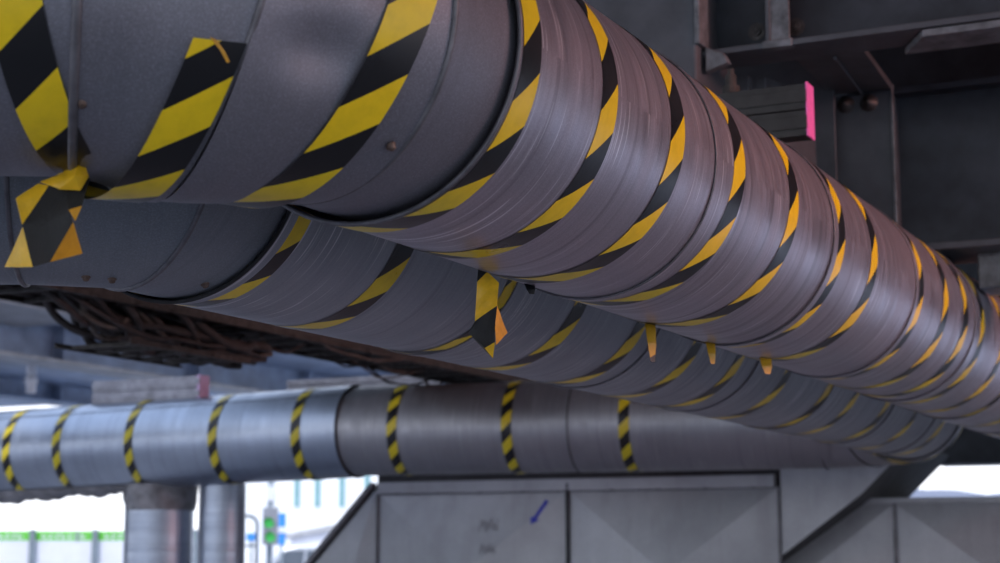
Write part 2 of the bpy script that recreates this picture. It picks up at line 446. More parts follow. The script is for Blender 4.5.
for k in range(4): E2.jacket(k, r2 - .006, pipe2, M['elbow2'], -.1, 1.6)
for k in range(3): E2.seam(k, r2 - .005, pipe2, .006)

for x, y in ((86, 277), (112, 279), (205, 284)): screw(pipe2, *E2.gore(1 if x < 150 else 0), r2 - .006, x, y)

# ---- the third pipe, crossing behind, joined to the second by a far elbow ---
d3 = dirv(109.0); d3l = (dirv(114.0) + UP * .025).normalized(); s3, s3l = V(d3.y, -d3.x), V(d3l.y, -d3l.x).normalized()
P3 = V(0, 12.55, .915 + H)
r3, r3l = .325, .338
J3 = P3 + d3 * -1.13          # joint where the run kinks a little
pipe3 = thing('insulated_pipe', 'grey metal-clad pipe crossing low behind the others, above two upright pipes', 'pipe', J3)
def p3sec(o, e, side, a, b, r, mat, name='jacket_section', uoff=0):
    mb = MB(); straight(mb, o, e, side, a, b, r, r, 4, na=96, uoff=uoff); return mb.build(name, M[mat], pipe3, True, recalc=False)
p3sec(P3, d3, s3, -1.20, .62, r3, 'jacket3d', uoff=1); p3sec(P3, d3, s3, .60, 2.38, r3 + .002, 'jacket3d', uoff=5)
p3sec(J3, d3l, s3l, -2.3, .02, r3l, 'jacket3', uoff=9); p3sec(J3, d3l, s3l, -7.5, -2.28, r3l + .001, 'jacket3', uoff=14)
ring_bead(pipe3, J3, d3l, s3l, .02, r3l - .002, .008, 'groove', 'lap_joint')
ring_bead(pipe3, P3, d3, s3, .60, r3 + .002, .005, 'groove', 'lap_joint')
# long lap seam on the left section
mb = MB()
def lap(j, i):
    a = R_(47) + j * .02; return frame_pt(J3, d3l, s3l, a, r3l + .006, -3.2 + 3.2 * i / 20)
mb.grid(lambda i, j: lap(j, i), 20, 1); mb.build('lap_seam', M['groove'], pipe3, True, recalc=False)
for px in (2, 52, 124, 208, 291):
    t, a = hit(J3, d3l, s3l, r3l, px, 440); tape_ring(pipe3, J3, d3l, s3l, t, t + .075, r3l + .005, random.uniform(0, .13), 0, 'tape_small', na=96)
for px in (386.5, 501, 618.5):
    t, a = hit(P3, d3, s3, r3, px, 430); tape_ring(pipe3, P3, d3, s3, t, t + .075, r3 + .005, random.uniform(0, .13), 0, 'tape_small', na=96)
# far elbow: from the end of the second pipe round to the end of the third
den = D1.x * d3.y - D1.y * d3.x
w = P3 - P2
tc = (w.x * d3.y - w.y * d3.x) / den          # length along pipe 2 to the corner
corner = P2 + D1 * tc
RB = .62; turn = 96.0; tl = RB * math.tan(R_(turn / 2))
st = P2 + D1 * (tc - tl)
mb = MB(); ne = 20
def arc(f):
    ph = f * turn; c = st - R1 * RB
    p = c + dirv(116 - ph) * RB; p.z = P2.z + (P3.z - P2.z) * f
    return p, dirv(26 - ph), r2 + (r3 - r2) * f
def EP(i, j):
    p, e, r = arc(j / ne); side = V(e.y, -e.x); a = 2 * PI * i / 96
    return p + (side * math.cos(a) + UP * math.sin(a)) * (r + .003)
mb.grid(EP, 96, ne, lambda i, j: (2 * PI * i / 96 * .34 + 30, j * .05), closeu=True)
mb.build('far_elbow', M['jacket3d'], pipe3, True, recalc=False)
mb = MB(); straight(mb, P2, D1, R1, 11.0, tc - tl, r2, r2, 2, uoff=40); mb.build('jacket_section', M['jacket2'], pipe2, True, recalc=False)
for f in (.0, .33, .66, 1.):
    p, e, r = arc(f); ring_bead(pipe3, p, e, V(e.y, -e.x), 0, r + .004, .005, 'groove', 'seam_bead')
for f in (.17, .3):
    p, e, r = arc(f); tape_ring(pipe3, p, e, V(e.y, -e.x), -.04, .04, r + .012, .03, na=96)
endp = P3 + d3 * 2.36; p, e, r = arc(1.)
mb = MB(); straight(mb, P3, d3, s3, 2.36, (p - P3).dot(d3), r3 + .003, r3 + .003, 2, na=96, uoff=50); mb.build('jacket_section', M['jacket3d'], pipe3, True, recalc=False)


# ---- loose ends of tape hanging from the near pipe --------------------------
def hp(o, e, side, rad, x, y):
    t, a = hit(o, e, side, rad, x, y); return frame_pt(o, e, side, a, rad, t)
def pxtail(pts, depth, phase, name_label, mat='tape_tail', vspan=.09):
    """pts: (x, y, width in px, turn) down the strip, all near one depth"""
    P = []; A = []; Wd = []
    for i, (x, y, w_, tu, dd) in enumerate(pts):
        P.append(G(x, y, depth + dd)); wm = w_ / F * depth
        A.append(V(math.cos(tu), math.sin(tu), 0) if not isinstance(tu, tuple) else Vector(tu).normalized())
        Wd.append(wm / max(.2, math.cos(tu)))
    # smooth resample
    PP = []; AA = []; WW = []; n = len(P)
    for i in range(n - 1):
        for k in range(6):
            f = k / 6; PP.append(P[i].lerp(P[i + 1], f)); AA.append(A[i].lerp(A[i + 1], f).normalized()); WW.append(Wd[i] + (Wd[i + 1] - Wd[i]) * f)
    PP.append(P[-1]); AA.append(A[-1]); WW.append(Wd[-1])
    return tail(pipe, PP, WW, AA, phase, mat=mat, label=name_label, vspan=vspan)
o3, e3, sd3 = E1.gore(3)
def folded_tape(parent, verts, faces, depth, label):
    """a crumpled tape end: creased facets of plain yellow or black, verts = (x, y, depth offset)"""
    mb = MB(); mb.v = [G(x, y, depth + d) for x, y, d in verts]
    for idx, mi in faces: mb.face(idx, None, mi)
    o = mb.build('tape_tail', [M['tape_black'], M['tape_yellow'], M['tape_orange']], parent, False, recalc=False)
    sb = o.modifiers.new('sub', 'SUBSURF'); sb.subdivision_type = 'SIMPLE'; sb.levels = sb.render_levels = 3
    tx = bpy.data.textures.new('crumple', 'CLOUDS'); tx.noise_scale = .045
    dm = o.modifiers.new('crumple', 'DISPLACE'); dm.texture = tx; dm.strength = .006; dm.texture_coords = 'LOCAL'; dm.mid_level = .5
    so = o.modifiers.new('thick', 'SOLIDIFY'); so.thickness = .0012
    o['label'] = label; return o
dA = hp(o3, e3, sd3, re, 50, 172).y - .02
vA = [(16, 198, -.03), (38, 184, 0), (49, 186, 0), (22, 225, -.03), (66, 186, -.005), (73, 222, -.03), (50, 262, -.02), (33, 267, -.03), (23, 227, -.028), (5, 267, .0),
      (82, 253, .02), (90, 178, -.01), (82, 206, -.04), (69, 210, -.035), (75, 221, -.045),
      (40, 182, .0), (62, 174, .0), (82, 156, -.01), (89, 176, -.03), (80, 190, -.03), (60, 189, -.02), (75, 176, -.05)]
fA = [((0, 1, 2, 3), 1), ((2, 4, 13, 5, 6, 7, 8, 3), 0), ((8, 7, 9), 1), ((5, 10, 6), 2), ((4, 11, 12, 13), 0), ((13, 12, 14), 2), ((15, 16, 21, 20), 1), ((16, 17, 21), 1), ((17, 18, 21), 1), ((18, 19, 21), 1), ((19, 20, 21), 1)]
folded_tape(pipe, vA, fA, dA, 'crumpled loose end of tape hanging at far left')
dB = hp(P1, D1, R1, r1, 490, 272).y - .01
vB = [(478, 270, 0), (487, 272, 0), (477, 282, -.01), (491, 275, .0), (499, 283, -.01), (497, 306, -.02), (475, 321, -.01), (495, 342, -.03), (485, 348, -.02), (469, 333, .02), (496, 345, -.035), (493, 358, -.01), (507, 333, .03), (495, 326, -.03)]
fB = [((0, 1, 2), 0), ((2, 1, 3, 4, 5, 6), 1), ((6, 5, 13, 7, 8, 9), 0), ((8, 7, 11), 1), ((9, 8, 11), 0), ((5, 12, 10, 13), 2)]
folded_tape(pipe, vB, fB, dB, 'folded loose end of tape hanging under the middle of the pipe')
o2, e2, sd2 = E1.gore(2)
dC = hp(o2, e2, sd2, re, 215, 40).y - .012
folded_tape(pipe, [(210, 37, 0), (217, 40, -.005), (224, 50, -.01), (230, 62, -.012), (227, 63, -.012), (220, 50, -.008)], [((0, 1, 2, 5), 2), ((5, 2, 3, 4), 2)], dC, 'small curled flap at the torn top of a tape')
for x, y0, y1, w_ in ((652, 324, 362, 9), (712, 343, 364, 8), (767, 358, 374, 11), (531, 285, 294, 9)):
    d = hp(P1, D1, R1, r1, x, y0).y
    pxtail([(x - 2, y0 - 3, w_ + 2, .2, 0), (x, (y0 + y1) / 2, w_, .4, -.01), (x + 1, y1, w_ * .5, .5, -.01)], d, .112 if y0 != 285 else -.02, 'short torn tape end under the pipe', vspan=.012)

# torn wrapping hanging under the third pipe, and the two upright pipes
mb = MB(); n = 40
tA, tB = hit(J3, d3l, s3l, r3l, -25, 440)[0], hit(J3, d3l, s3l, r3l, 128, 440)[0]
def sagz(i): return .035 + .014 * math.sin(i * .55) + .010 * math.sin(i * 1.7 + 1) + .02 * (i / n < .35)
outer = [J3 + d3l * (tA + (tB - tA) * i / n) for i in range(n + 1)]
def TW(i, j):
    a = -PI * (.37 + .30 * j / 10); rr = r3l + .006 + sagz(i) * math.sin(PI * j / 10) ** .8
    return frame_pt(outer[i], d3l, s3l, a, rr, 0)
mb.grid(TW, n, 10); o = mb.build('torn_wrap', M['wrap'], pipe3, True, recalc=False); o['label'] = 'torn grey wrapping sagging under the pipe'
def upright(x0, x1, depth, label, top_px, saddle):
    c = G((x0 + x1) / 2, 520, depth); r = (x1 - x0) / 2 / F * depth; zt = G(0, top_px, depth).z
    t = thing('upright_pipe', label, 'pipe', V(c.x, c.y, 0), 'upright pipes')
    mb = MB(); b0 = V(c.x, c.y, 0)
    def P(i, j): a = 2 * PI * i / 48; return V(c.x + r * math.cos(a), c.y + r * math.sin(a), [0, .9, .92, zt][j])
    mb.grid(P, 48, 3, lambda i, j: (2 * PI * i / 48 * r, [0, .9, .92, zt][j]), closeu=True)
    mb.build('jacket', M['jacket3'], t, True, recalc=False)
    mb = MB(); mb.lathe(b0, UP, [(0, r + .12), (.03, r + .12), (.032, r + .01), (.10, r + .008)], 32); mb.build('base_flange', M['steel_mid'], t, False)
    if saddle:
        mb = MB()
        def Q(i, j):
            a = 2 * PI * i / 48; f = j / 6; z = zt - .16 + (.20) * f
            rr = r + .006 + .012 * math.sin(a * 9 + f * 5) * math.sin(PI * f) + .03 * f
            return V(c.x + rr * math.cos(a), c.y + rr * math.sin(a), z)
        mb.grid(Q, 48, 6, closeu=True); mb.build('collar_wrap', M['wrap'], t, True, recalc=False)
    mb = MB(); a = R_(205); d = V(math.cos(a), math.sin(a)); q = V(-d.y, d.x)
    p = V(c.x, c.y) + d * (r + .004)
    mb.prism([p - q * .012, p + q * .012, p + q * .012 + d * .014, p - q * .012 + d * .014], V(0, 0, zt)); mb.build('standing_seam', M['jacket3'], t, False)
    return t
dU = (J3 + d3l * ((tB) - .2)).y
upright(127, 193, dU + .05, 'thicker upright metal pipe with a wrinkled grey collar under the crossing pipe', 490, True)
upright(201, 245, dU - .12, 'thinner upright metal pipe just right of the thick upright pipe', 484, False)

# ---- bridge ------------------------------------------------------------------
o = MB(); o.wbox(-9, 23, -9.5, 13, 5.7, 6.3); struct(o.build('ceiling', M['deck']))
o = MB(); o.wbox(2, 23.5, -26, -11.7, 4.12, 4.7); struct(o.build('ceiling_far', M['steel_blue']))
o = MB(); o.quad([(-120, -60, 0), (120, -60, 0), (120, 200, 0), (-120, 200, 0)]); struct(o.build('floor', M['ground']))

def bolt_mb(p, axis, r):
    mb = MB(); mb.lathe(p, axis, [(0, r * 1.9), (r * .25, r * 1.9), (r * .3, r * 1.1), (r * 1.0, r * 1.1), (r * 1.05, r * .6), (r * 1.5, r * .55)], 6 if False else 12); return mb
# front cross girder, upper right
A1 = 6.9
z1 = PA(850, 37, A1 - .2)[1]
bl, br = PA(697, 30, A1)[0], 3.2
g = thing('cross_girder', 'dark steel cross girder with a wide bottom flange, high at the upper right corner', 'girder', W(A1, .2, z1))
mb = MB(); mb.wbox(A1 - .01, A1 + .01, bl, br, z1 + .02, 5.7); mb.build('web', M['steel_dark'], g)
mb = MB(); mb.wbox(A1 - .2, A1 + .03, bl, br, z1, z1 + .025); mb.build('bottom_flange', M['steel_mid'], g, bevel=.004)
for x0, x1 in ((766, 789),):
    b0, b1 = PA(x0, 20, A1 - .17)[0], PA(x1, 20, A1 - .17)[0]
    mb = MB(); mb.wbox(A1 - .18, A1 - .01, b0, b0 + .018, z1 + .025, 5.7); mb.build('stiffener', M['steel_mid'], g, bevel=.003)
    mb = MB(); mb.wbox(A1 - .17, A1 - .155, b0, b1, z1 + .025, 5.7); mb.build('stiffener_plate', M['steel_edge'], g, bevel=.003)
    mb = MB(); mb.wbox(A1 - .205, A1 - .15, b0 - .01, b1 + .02, z1 - .004, z1 + .03); mb.build('weld_pad', M['steel_edge'], g, bevel=.006)
for x, y in ((757, 32), (796, 27)):
    b, z = PA(x, y, A1 - .01); bolt_mb(W(A1 - .012, b, z), -D1, .02).build('bolt', M['bolt'], g)
# brace plate on the right
mb = MB(); b0 = PA(930, 42, A1 - .05)[0]
mb.prism([W(A1 - .19, b0, z1 - .004), W(A1 + .03, b0 - .12, z1 - .004), W(A1 + .03, br, z1 - .004), W(A1 - .19, br, z1 - .004)], UP * -.03); mb.build('splice_plate', M['steel_edge'], g, bevel=.004)
# box column hanging at the left end of that girder
A0 = 6.62
b0, b1 = PA(540, 30, A0)[0], PA(696, 30, A0)[0]; zb = PA(600, 215, A0)[1]
g = thing('steel_box_post', 'flat grey steel box post behind the top of the nearest pipe', 'post', W(A0, b1, zb))
mb = MB(); mb.wbox(A0, A0 + .5, b0, b1, zb, 5.7); mb.build('box', M['steel_mid'], g, bevel=.012)
mb = MB(); mb.wbox(A0 - .012, A0 + .1, b1 - .004, b1 + .02, z1 + .03, 5.7); mb.build('edge_plate', M['steel_edge'], g, bevel=.004)
mb = MB(); bq, zq = PA(703, 64, A0 + .1); mb.prism([W(A0 + .05, b1 + .02, zq + .06), W(A0 + .05, b1 + .02, zq - .05), W(A0 + .05, b1 + .12, zq - .02), W(A0 + .05, b1 + .10, zq + .02)], D1 * .05); mb.build('weld_bracket', M['steel_edge'], g, bevel=.006)
mb = MB(); bq, zq = PA(735, 62, A0 + .45); mb.wbox(A0 + .45, A0 + .5, b1, bq + .06, 2.9, z1 + .0); mb.build('gusset', M['steel_mid'], g, bevel=.004)
# lengthwise girder between the front cross girder and the pier beam
A2 = 7.75
bb0, bb1 = PA(833, 140, A2)[0], PA(893, 140, A2)[0]
g = thing('steel_bracket', 'grey steel bracket with two bolts, in front of the dark pier beam', 'bracket', W(A2, bb0, 2.8))
zt_ = PA(860, 92, A2)[1]; zlow = PA(860, 262, A2)[1]
mb = MB(); mb.wbox(A2, A2 + .35, bb0, bb1, zlow, zt_); mb.build('box', M['steel_mid'], g, bevel=.015)
mb = MB(); mb.wbox(A2 - .006, A2 + .1, bb0 - .008, bb0 + .006, zlow, zt_); mb.build('edge_plate', M['steel_edge'], g, bevel=.003)
mb = MB(); mb.wbox(A2 - .006, A2 + .02, bb1 - .006, bb1 + .008, zlow, zt_ + .02); mb.build('edge_plate', M['steel_edge'], g, bevel=.003)
mb = MB(); mb.prism([W(A2 + .01, bb0, zt_), W(A2 + .01, bb1, zt_), W(A1 + .03, PA(864, 50, A1 + .03)[0], z1 + .002), W(A1 + .03, PA(796, 58, A1 + .03)[0], z1 + .002)], UP * .03); mb.build('haunch_plate', M['steel_mid'], g, bevel=.004)
hq0, hq1 = W(A1 + .04, PA(834, 54, A1 + .03)[0], z1), W(A2 + .01, (bb0 + bb1) / 2, zt_)
mb = MB(); mb.prism([hq0 - R1 * .006, hq0 + R1 * .006, hq1 + R1 * .006, hq1 - R1 * .006], UP * -.015); mb.build('haunch_rib', M['steel_mid'], g, bevel=.003)
mb = MB(); mb.prism([W(A2 + .3, bb0 + .0, zlow), W(A2 + .3, bb0, zt_), W(A1 + .22, bb0 - .12, z1), W(A1 + .22, bb0 - .12, zlow + .6), W(A2 - .1, bb0 - .03, zlow)], R1 * -.05); mb.build('side_plate', M['steel_mid'], g, bevel=.006)
mb = MB(); bq0, bq1 = PA(712, 100, A2 - .12)[0], PA(834, 100, A2 - .12)[0]
mb.prism([W(A2 - .12, bq0, zlow), W(A2 - .12, bq1, zlow), W(A2 - .12, bq1, zt_ - .01), W(A2 - .12, bq1 - .10, z1 + .4), W(A2 - .12, bq0, z1 + .4)], D1 * .02); mb.build('face_plate', M['steel_mid'], g, bevel=.004)
for x, y in ((846, 105), (869, 103)):
    b, z = PA(x, y, A2); mb = bolt_mb(W(A2, b, z), -D1, .022); bo = mb.build('bolt', M['bolt'], g, True)
# pier beam at the right
A3 = 7.86
zb3 = PA(960, 247, A3)[1]; zt3 = PA(960, 92, A3)[1]
g = thing('pier_beam', 'blue-black steel pier beam filling the right edge above the nearest pipe', 'girder', W(A3, 1., zb3))
mb = MB(); mb.wbox(A3, A3 + .02, -2., 4.5, zb3, zt3); mb.build('web', M['steel_dark'], g)
mb = MB(); mb.wbox(A3 - .16, A3 + .3, -2, 4.5, zb3 - .03, zb3); mb.build('bottom_flange', M['steel_mid'], g, bevel=.004)
mb = MB(); mb.wbox(A3 - .10, A3 + .3, -2, 4.5, zt3, zt3 + .03); mb.build('top_flange', M['steel_dark'], g, bevel=.004)
mb = MB(); mb.wbox(A3 + .3, A3 + .33, -2, 4.5, zt3 - .4, 5.7); mb.build('back_web', M['steel_dark'], g)
bq = PA(979, 270, A3 + .05)[0]
mb = MB(); mb.wbox(A3 + .02, A3 + .3, bq, bq + .5, zb3 - .19, zb3 - .03); mb.build('bearing_block', M['steel_edge'], g, bevel=.008)
# dark beam over the bright gap at the lower right
A4 = 15.6
zb4 = PA(970, 465, A4)[1]
g = thing('far_cross_beam', 'dark far cross beam just above the bright gap at the right edge', 'girder', W(A4, 2, zb4))
mb = MB(); mb.wbox(A4, A4 + .03, -3.3, 9, zb4 + .02, 5.7); mb.build('web', M['steel_dark'], g)
mb = MB(); mb.wbox(A4 - .18, A4 + .22, -3.3, 9, zb4, zb4 + .03); mb.build('bottom_flange', M['steel_dark'], g, bevel=.004)

# support channels with painted ends
def channel(label, A, xa, xb, ytop, ybot, mat, dep, pink=True, bolt=None, pinkw=.004, ref=None, endmat=None):
    bA, zt = PA(xa, ytop, A); bB, _ = PA(xb, ytop, A); _, zB = PA(ref or xb, ybot, A); _, zt = PA(ref or xb, ytop, A)
    g = thing('support_channel', label, 'support', W(A, bB, zB), 'pipe support channels')
    hh = (zt - zB) / 2
    for k in range(2):
        z0 = zB + hh * k; mb = MB()
        lip = hh * .26; th = .006
        prof = [(0, 0), (dep, 0), (dep, th), (th, th), (th, hh - th - .004), (dep, hh - th - .004), (dep, hh - .004), (0, hh - .004)]
        mb.prism([W(A + q[0], bA, z0 + q[1]) for q in prof], R1 * (bB - bA)); mb.build('channel', mat, g, bevel=.002)
        mb = MB(); mb.wbox(A - .007, A, bA, bB, z0 + lip, z0 + hh - lip); mb.build('rib', mat, g, bevel=.002)
    if pink:
        mb = MB(); mb.wbox(A - .002, A + dep + .002, bB - pinkw, bB + .004, zB - .003, zt + .003); o = mb.build('painted_end', M['pink'] if not endmat else M[endmat], g, bevel=.003)
        o['label'] = 'bright pink painted end' if not endmat else 'faded pink painted end'
    if bolt:
        b, z = PA(bolt[0], bolt[1], A); mb = MB(); c = W(A + dep * .5, b, zt)
        mb.lathe(c, UP, [(0, .035), (.03, .035), (.031, .022), (.075, .022), (.078, .012), (.10, .012)], 12); mb.build('bolt', M['rust'], g, False)
    return g
ch_ = channel('charcoal double channel with a bright pink end, poking out above the nearest pipe', 6.35, 640, 806, 82, 135, M['channel'], .09, True, (727, 75))
q0, q1 = PA(640, 110, 6.4)[0], PA(676, 110, 6.4)[0]
mb = MB(); mb.wbox(6.43, A0 - .001, q0, q1, PLOC[ch_].z + .02, PLOC[ch_].z + .14); mb.build('mounting_plate', M['channel'], ch_, bevel=.003)
channel('grey stacked channel with a pink end, lying above the crossing pipe at left', 11.0, 93, 200, 375, 399, M['channel_grey'], .12, True, None, .03, endmat='pink_pale')
channel('grey stacked channel with a pale end, farther right above the crossing pipe', 12.2, 287, 440, 372, 386, M['channel_grey'], .12, False)

# ---- far blue girders at the left ---------------------------------------------
def long_girder(label, B, xz, yz, mat, a0, a1, fmat=None):
    _, z = PB(xz, yz, B)
    g = thing('long_girder', label, 'girder', W((a0 + a1) / 2, B, z))
    mb = MB(); mb.wbox(a0, a1, B - .02, B, z + .03, 4.12); mb.build('web', M[mat], g)
    mb = MB(); mb.wbox(a0, a1, B - .25, B + .2, z, z + .04); mb.build('bottom_flange', M[fmat or mat], g)
    a = a0 + 1.3
    while a < a1:
        mb = MB(); mb.wbox(a, a + .03, B, B + .16, z + .04, 4.12); mb.build('stiffener', M[mat], g); a += 2.6
    return g
long_girder('blue-grey bridge girder with a pale bottom flange, far behind the cable tray', -13.2, 0, 357, 'steel_blue', 9, 23.4, 'steel_pale')
long_girder('blue-grey bridge girder low behind the pale-flanged one, left edge', -17.6, 90, 408, 'steel_blue', 9, 23.4)
mb = MB(); a_ = PB(60, 318, -12.6)[0]; mb.wbox(9, a_ - 0, -13.2, -12.0, 4.06, 4.10); tag(mb.build('soffit_panel', M['steel_pale']), 'pale panel under the far deck, at the left edge', 'panel')
t = thing('drain_pipe', 'white vertical drain pipe hanging under the far deck', 'pipe', G(31, 385, 21))
p = G(31, 385, 21)
mb = MB(); mb.cyl(V(p.x, p.y, 3.5), V(p.x, p.y, 4.12), .06, 20); mb.build('tube', M['white'], t, True)
mb = MB(); mb.cyl(V(p.x, p.y, 3.62), V(p.x, p.y, 3.70), .075, 20); mb.build('coupling', M['white'], t, True)
# far cross beam tying the deck
t = thing('far_cross_girder', 'blue-grey cross girder under the far deck, right of the cable bundle', 'girder', W(22, -13, 3.9))
mb = MB(); mb.wbox(22, 22.03, -13.2, -11.7, 3.75, 4.12); mb.build('web', M['steel_blue'], t)
mb = MB(); mb.wbox(21.85, 22.18, -13.2, -11.7, 3.72, 3.75); mb.build('bottom_flange', M['steel_pale'], t)

# ---- cable ladder ------------------------------------------------------------
BT = -5.9
aT, zT = PB(200, 328, BT)
def tray(label, a0, a1, z, wdt=.5, rung=.25, rh=.07):
    g = thing('cable_ladder', label, 'cable tray', W((a0 + a1) / 2, BT, z), 'cable ladders')
    for s_ in (-1, 1):
        mb = MB(); b = BT + s_ * wdt / 2
        mb.prism([W(a0, b, z), W(a0, b + .03 * -s_, z), W(a0, b + .03 * -s_, z + .008), W(a0, b + .008 * -s_, z + .008), W(a0, b + .008 * -s_, z + rh), W(a0, b, z + rh)], D1 * (a1 - a0)); mb.build('side_rail', M['rust'], g)
    a = a0 + .1; k = 0
    while a < a1 and k < 70:
        mb = MB(); mb.wbox(a, a + .04, BT - wdt / 2, BT + wdt / 2, z + .002, z + .022); mb.build('rung', M['rust'], g); a += rung; k += 1
    return g
a_l = PB(-40, 280, BT)[0]
tray('rusty upper cable ladder running into the distance under the second pipe', a_l, 17., zT, .5, .3)
aL0, zL = PB(92, 343, BT); aL1 = PB(215, 350, BT)[0]
zL = PB(130, 352, BT)[1]
tray('short lower cable ladder carrying the drooping cable bundle', aL0, aL1, zL, .5, .2, .028)
rng = random.Random(3)
for i in range(22):
    b = BT - .22 + .44 * (i % 11) / 10 + rng.uniform(-.012, .012); r = rng.uniform(.012, .024); zz = zT + .022 + r + .045 * (i // 11)
    pts = []; n = 36
    for k in range(n + 1):
        a = a_l + (16.8 - a_l) * k / n; pts.append(W(a, b + .02 * math.sin(a * 1.7 + i), zz + .010 * math.sin(a * 2.3 + i * 2) + .010))
    mb = MB(); mb.tube(pts, r, 8); o = mb.build('cable', M['cable' if i % 3 else 'cable_brown'], None, True)
    tag(o, 'dusty brown-black cable lying along the upper cable ladder', 'cable', 'cables on the upper ladder')
for i in range(42):
    f = rng.random(); aS = aL0 + (aL1 - aL0) * (-.50 + 1.1 * f); aE = max(aS + rng.uniform(.2, .9), aL0 + .05)
    b = BT + rng.uniform(-.22, .22); r = rng.uniform(.012, .026)
    aE = min(aE, aL1 + .1); aF = min(aE + rng.uniform(.4, 1.2), aL1 + .3)
    pts = []
    zlo = zL + .03 + rng.uniform(0, .12); rng_s = rng.uniform(-.04, .10)
    for k in range(19):
        f = k / 18; sm = f * f * (3 - 2 * f)
        pts.append(W(aS + (aE - aS) * f, b + .05 * math.sin(f * 4 + i), zT + .03 + (zlo - zT - .03) * sm - rng_s * math.sin(PI * f)))
    for k in range(1, 7): pts.append(W(aE + (aF - aE) * k / 6, b + .03 * math.sin(k + i), zlo + rng.uniform(-.012, .012)))
    mb = MB(); mb.tube(pts, r, 8); o = mb.build('cable', M['cable' if i % 4 else 'cable_brown'], None, True)
    tag(o, 'dark cable drooping from the upper ladder to the lower one', 'cable', 'drooping cables')

for i in range(22):
    aS = a_l + 1.6 + i * .38 + rng.uniform(-.2, .2); L_ = rng.uniform(.35, 1.1); b = BT + rng.uniform(-.26, .26); dp = rng.uniform(.05, .13)
    pts = [W(aS + L_ * k / 14, b + .02 * math.sin(k * .8 + i), zT + .012 - dp * math.sin(PI * k / 14) ** (.6 + .8 * rng.random() * 0 + .3)) for k in range(15)]
    mb = MB(); mb.tube(pts, rng.uniform(.006, .012), 6); o = mb.build('loose_wire', M['cable' if i % 3 else 'cable_brown'], None, True)
    tag(o, 'thin loose wire sagging below the upper cable ladder', 'wire', 'loose wires')

# ---- sheet-metal ducts at the bottom ------------------------------------------
AD = 12.95
def DA(x, y, A=AD): return PA(x, y, A)
ztop = DA(600, 478)[1]; zs = DA(600, 490)[1]
b_l, b_1, b_2 = DA(378, 500)[0], DA(568, 500)[0], DA(779, 500)[0]
zbot = .12
duct = thing('rectangular_duct', 'big pale sheet-metal duct with cross-creased panels and a blue arrow, under the crossing pipe', 'duct', W(AD, b_1, 0))
def xpanel(parent, A, b0, b1, z0, z1, rise=.035, gap=.012):
    """cross-broken sheet: creased along both diagonals, its centre standing proud"""
    b0 += gap; b1 -= gap; c = W(A - rise, (b0 + b1) / 2, (z0 + z1) / 2)
    q = [W(A, b0, z0), W(A, b1, z0), W(A, b1, z1), W(A, b0, z1)]
    mb = MB()
    for i in range(4): mb.quad([q[i], q[(i + 1) % 4], c])
    mb.quad([p + D1 * .02 for p in q]);
    for i in range(4): mb.quad([q[i], q[(i + 1) % 4], q[(i + 1) % 4] + D1 * .02, q[i] + D1 * .02])
    return mb.build('panel', M['galv'], parent)
zp0 = zs - 1.30
xpanel(duct, AD, b_l, b_1, zp0, zs - .01, .14); xpanel(duct, AD, b_1, b_2, zp0, zs - .01, .15)
xpanel(duct, AD, b_l, b_1, zbot, zp0 - .02); xpanel(duct, AD, b_1, b_2, zbot, zp0 - .02)
# top rail of the duct, with a dark strip above it
mb = MB(); mb.wbox(AD + .03, AD + 1.2, b_l - .02, b_2, ztop - .01, ztop + .16); mb.build('top_shade_strip', M['dark_gap'], duct)  # dark strip painted in for the shade below the crossing pipe
mb = MB(); mb.wbox(AD - .02, AD + .05, b_l, b_2 - .03, zs, ztop); mb.build('top_rail', M['galv'], duct, bevel=.004)
# solid carcass behind the panels with its sloping ends
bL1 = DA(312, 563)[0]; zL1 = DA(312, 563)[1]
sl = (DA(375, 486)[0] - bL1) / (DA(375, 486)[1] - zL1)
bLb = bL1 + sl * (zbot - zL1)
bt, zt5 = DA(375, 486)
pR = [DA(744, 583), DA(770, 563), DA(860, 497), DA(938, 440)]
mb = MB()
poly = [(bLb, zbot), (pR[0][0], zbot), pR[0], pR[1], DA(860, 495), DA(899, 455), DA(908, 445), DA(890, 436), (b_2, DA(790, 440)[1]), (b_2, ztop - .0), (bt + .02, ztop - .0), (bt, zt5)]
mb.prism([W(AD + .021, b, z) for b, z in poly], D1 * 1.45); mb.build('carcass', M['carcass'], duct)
# left tapered panel, creased
mb = MB(); q = [W(AD, bLb + .03, zbot), W(AD, b_l - .012, zbot), W(AD, b_l - .012, zs - .01), W(AD, bt + .01, zt5 - .03)]; c = W(AD - .10, b_l - .42, zbot + .62)
for i in range(4): mb.quad([q[i], q[(i + 1) % 4], c])
mb.quad([p + D1 * .02 for p in q]); mb.build('tapered_panel', M['galv'], duct)
mb = MB(); nrm = (W(0, bt, zt5) - W(0, bLb, zbot)).normalized(); off = Vector((-nrm.z * R1.x, -nrm.z * R1.y, math.hypot(nrm.x, nrm.y)))
p0, p1_ = W(AD - .03, bLb, zbot), W(AD - .03, bt, zt5)
mb.prism([p0, p1_, p1_ + off * .045, p0 + off * .045], D1 * .09); mb.build('end_flange', M['seam'], duct, bevel=.004)
# right slanted panel
mb = MB(); q = [(b_2 + .015, DA(781, 555)[1]), DA(860, 495), DA(899, 455), DA(908, 445), DA(890, 436), (b_2 + .015, DA(790, 440)[1])]
mb.prism([W(AD, b, z) for b, z in q], D1 * .02); mb.build('slanted_panel', M['galv'], duct)
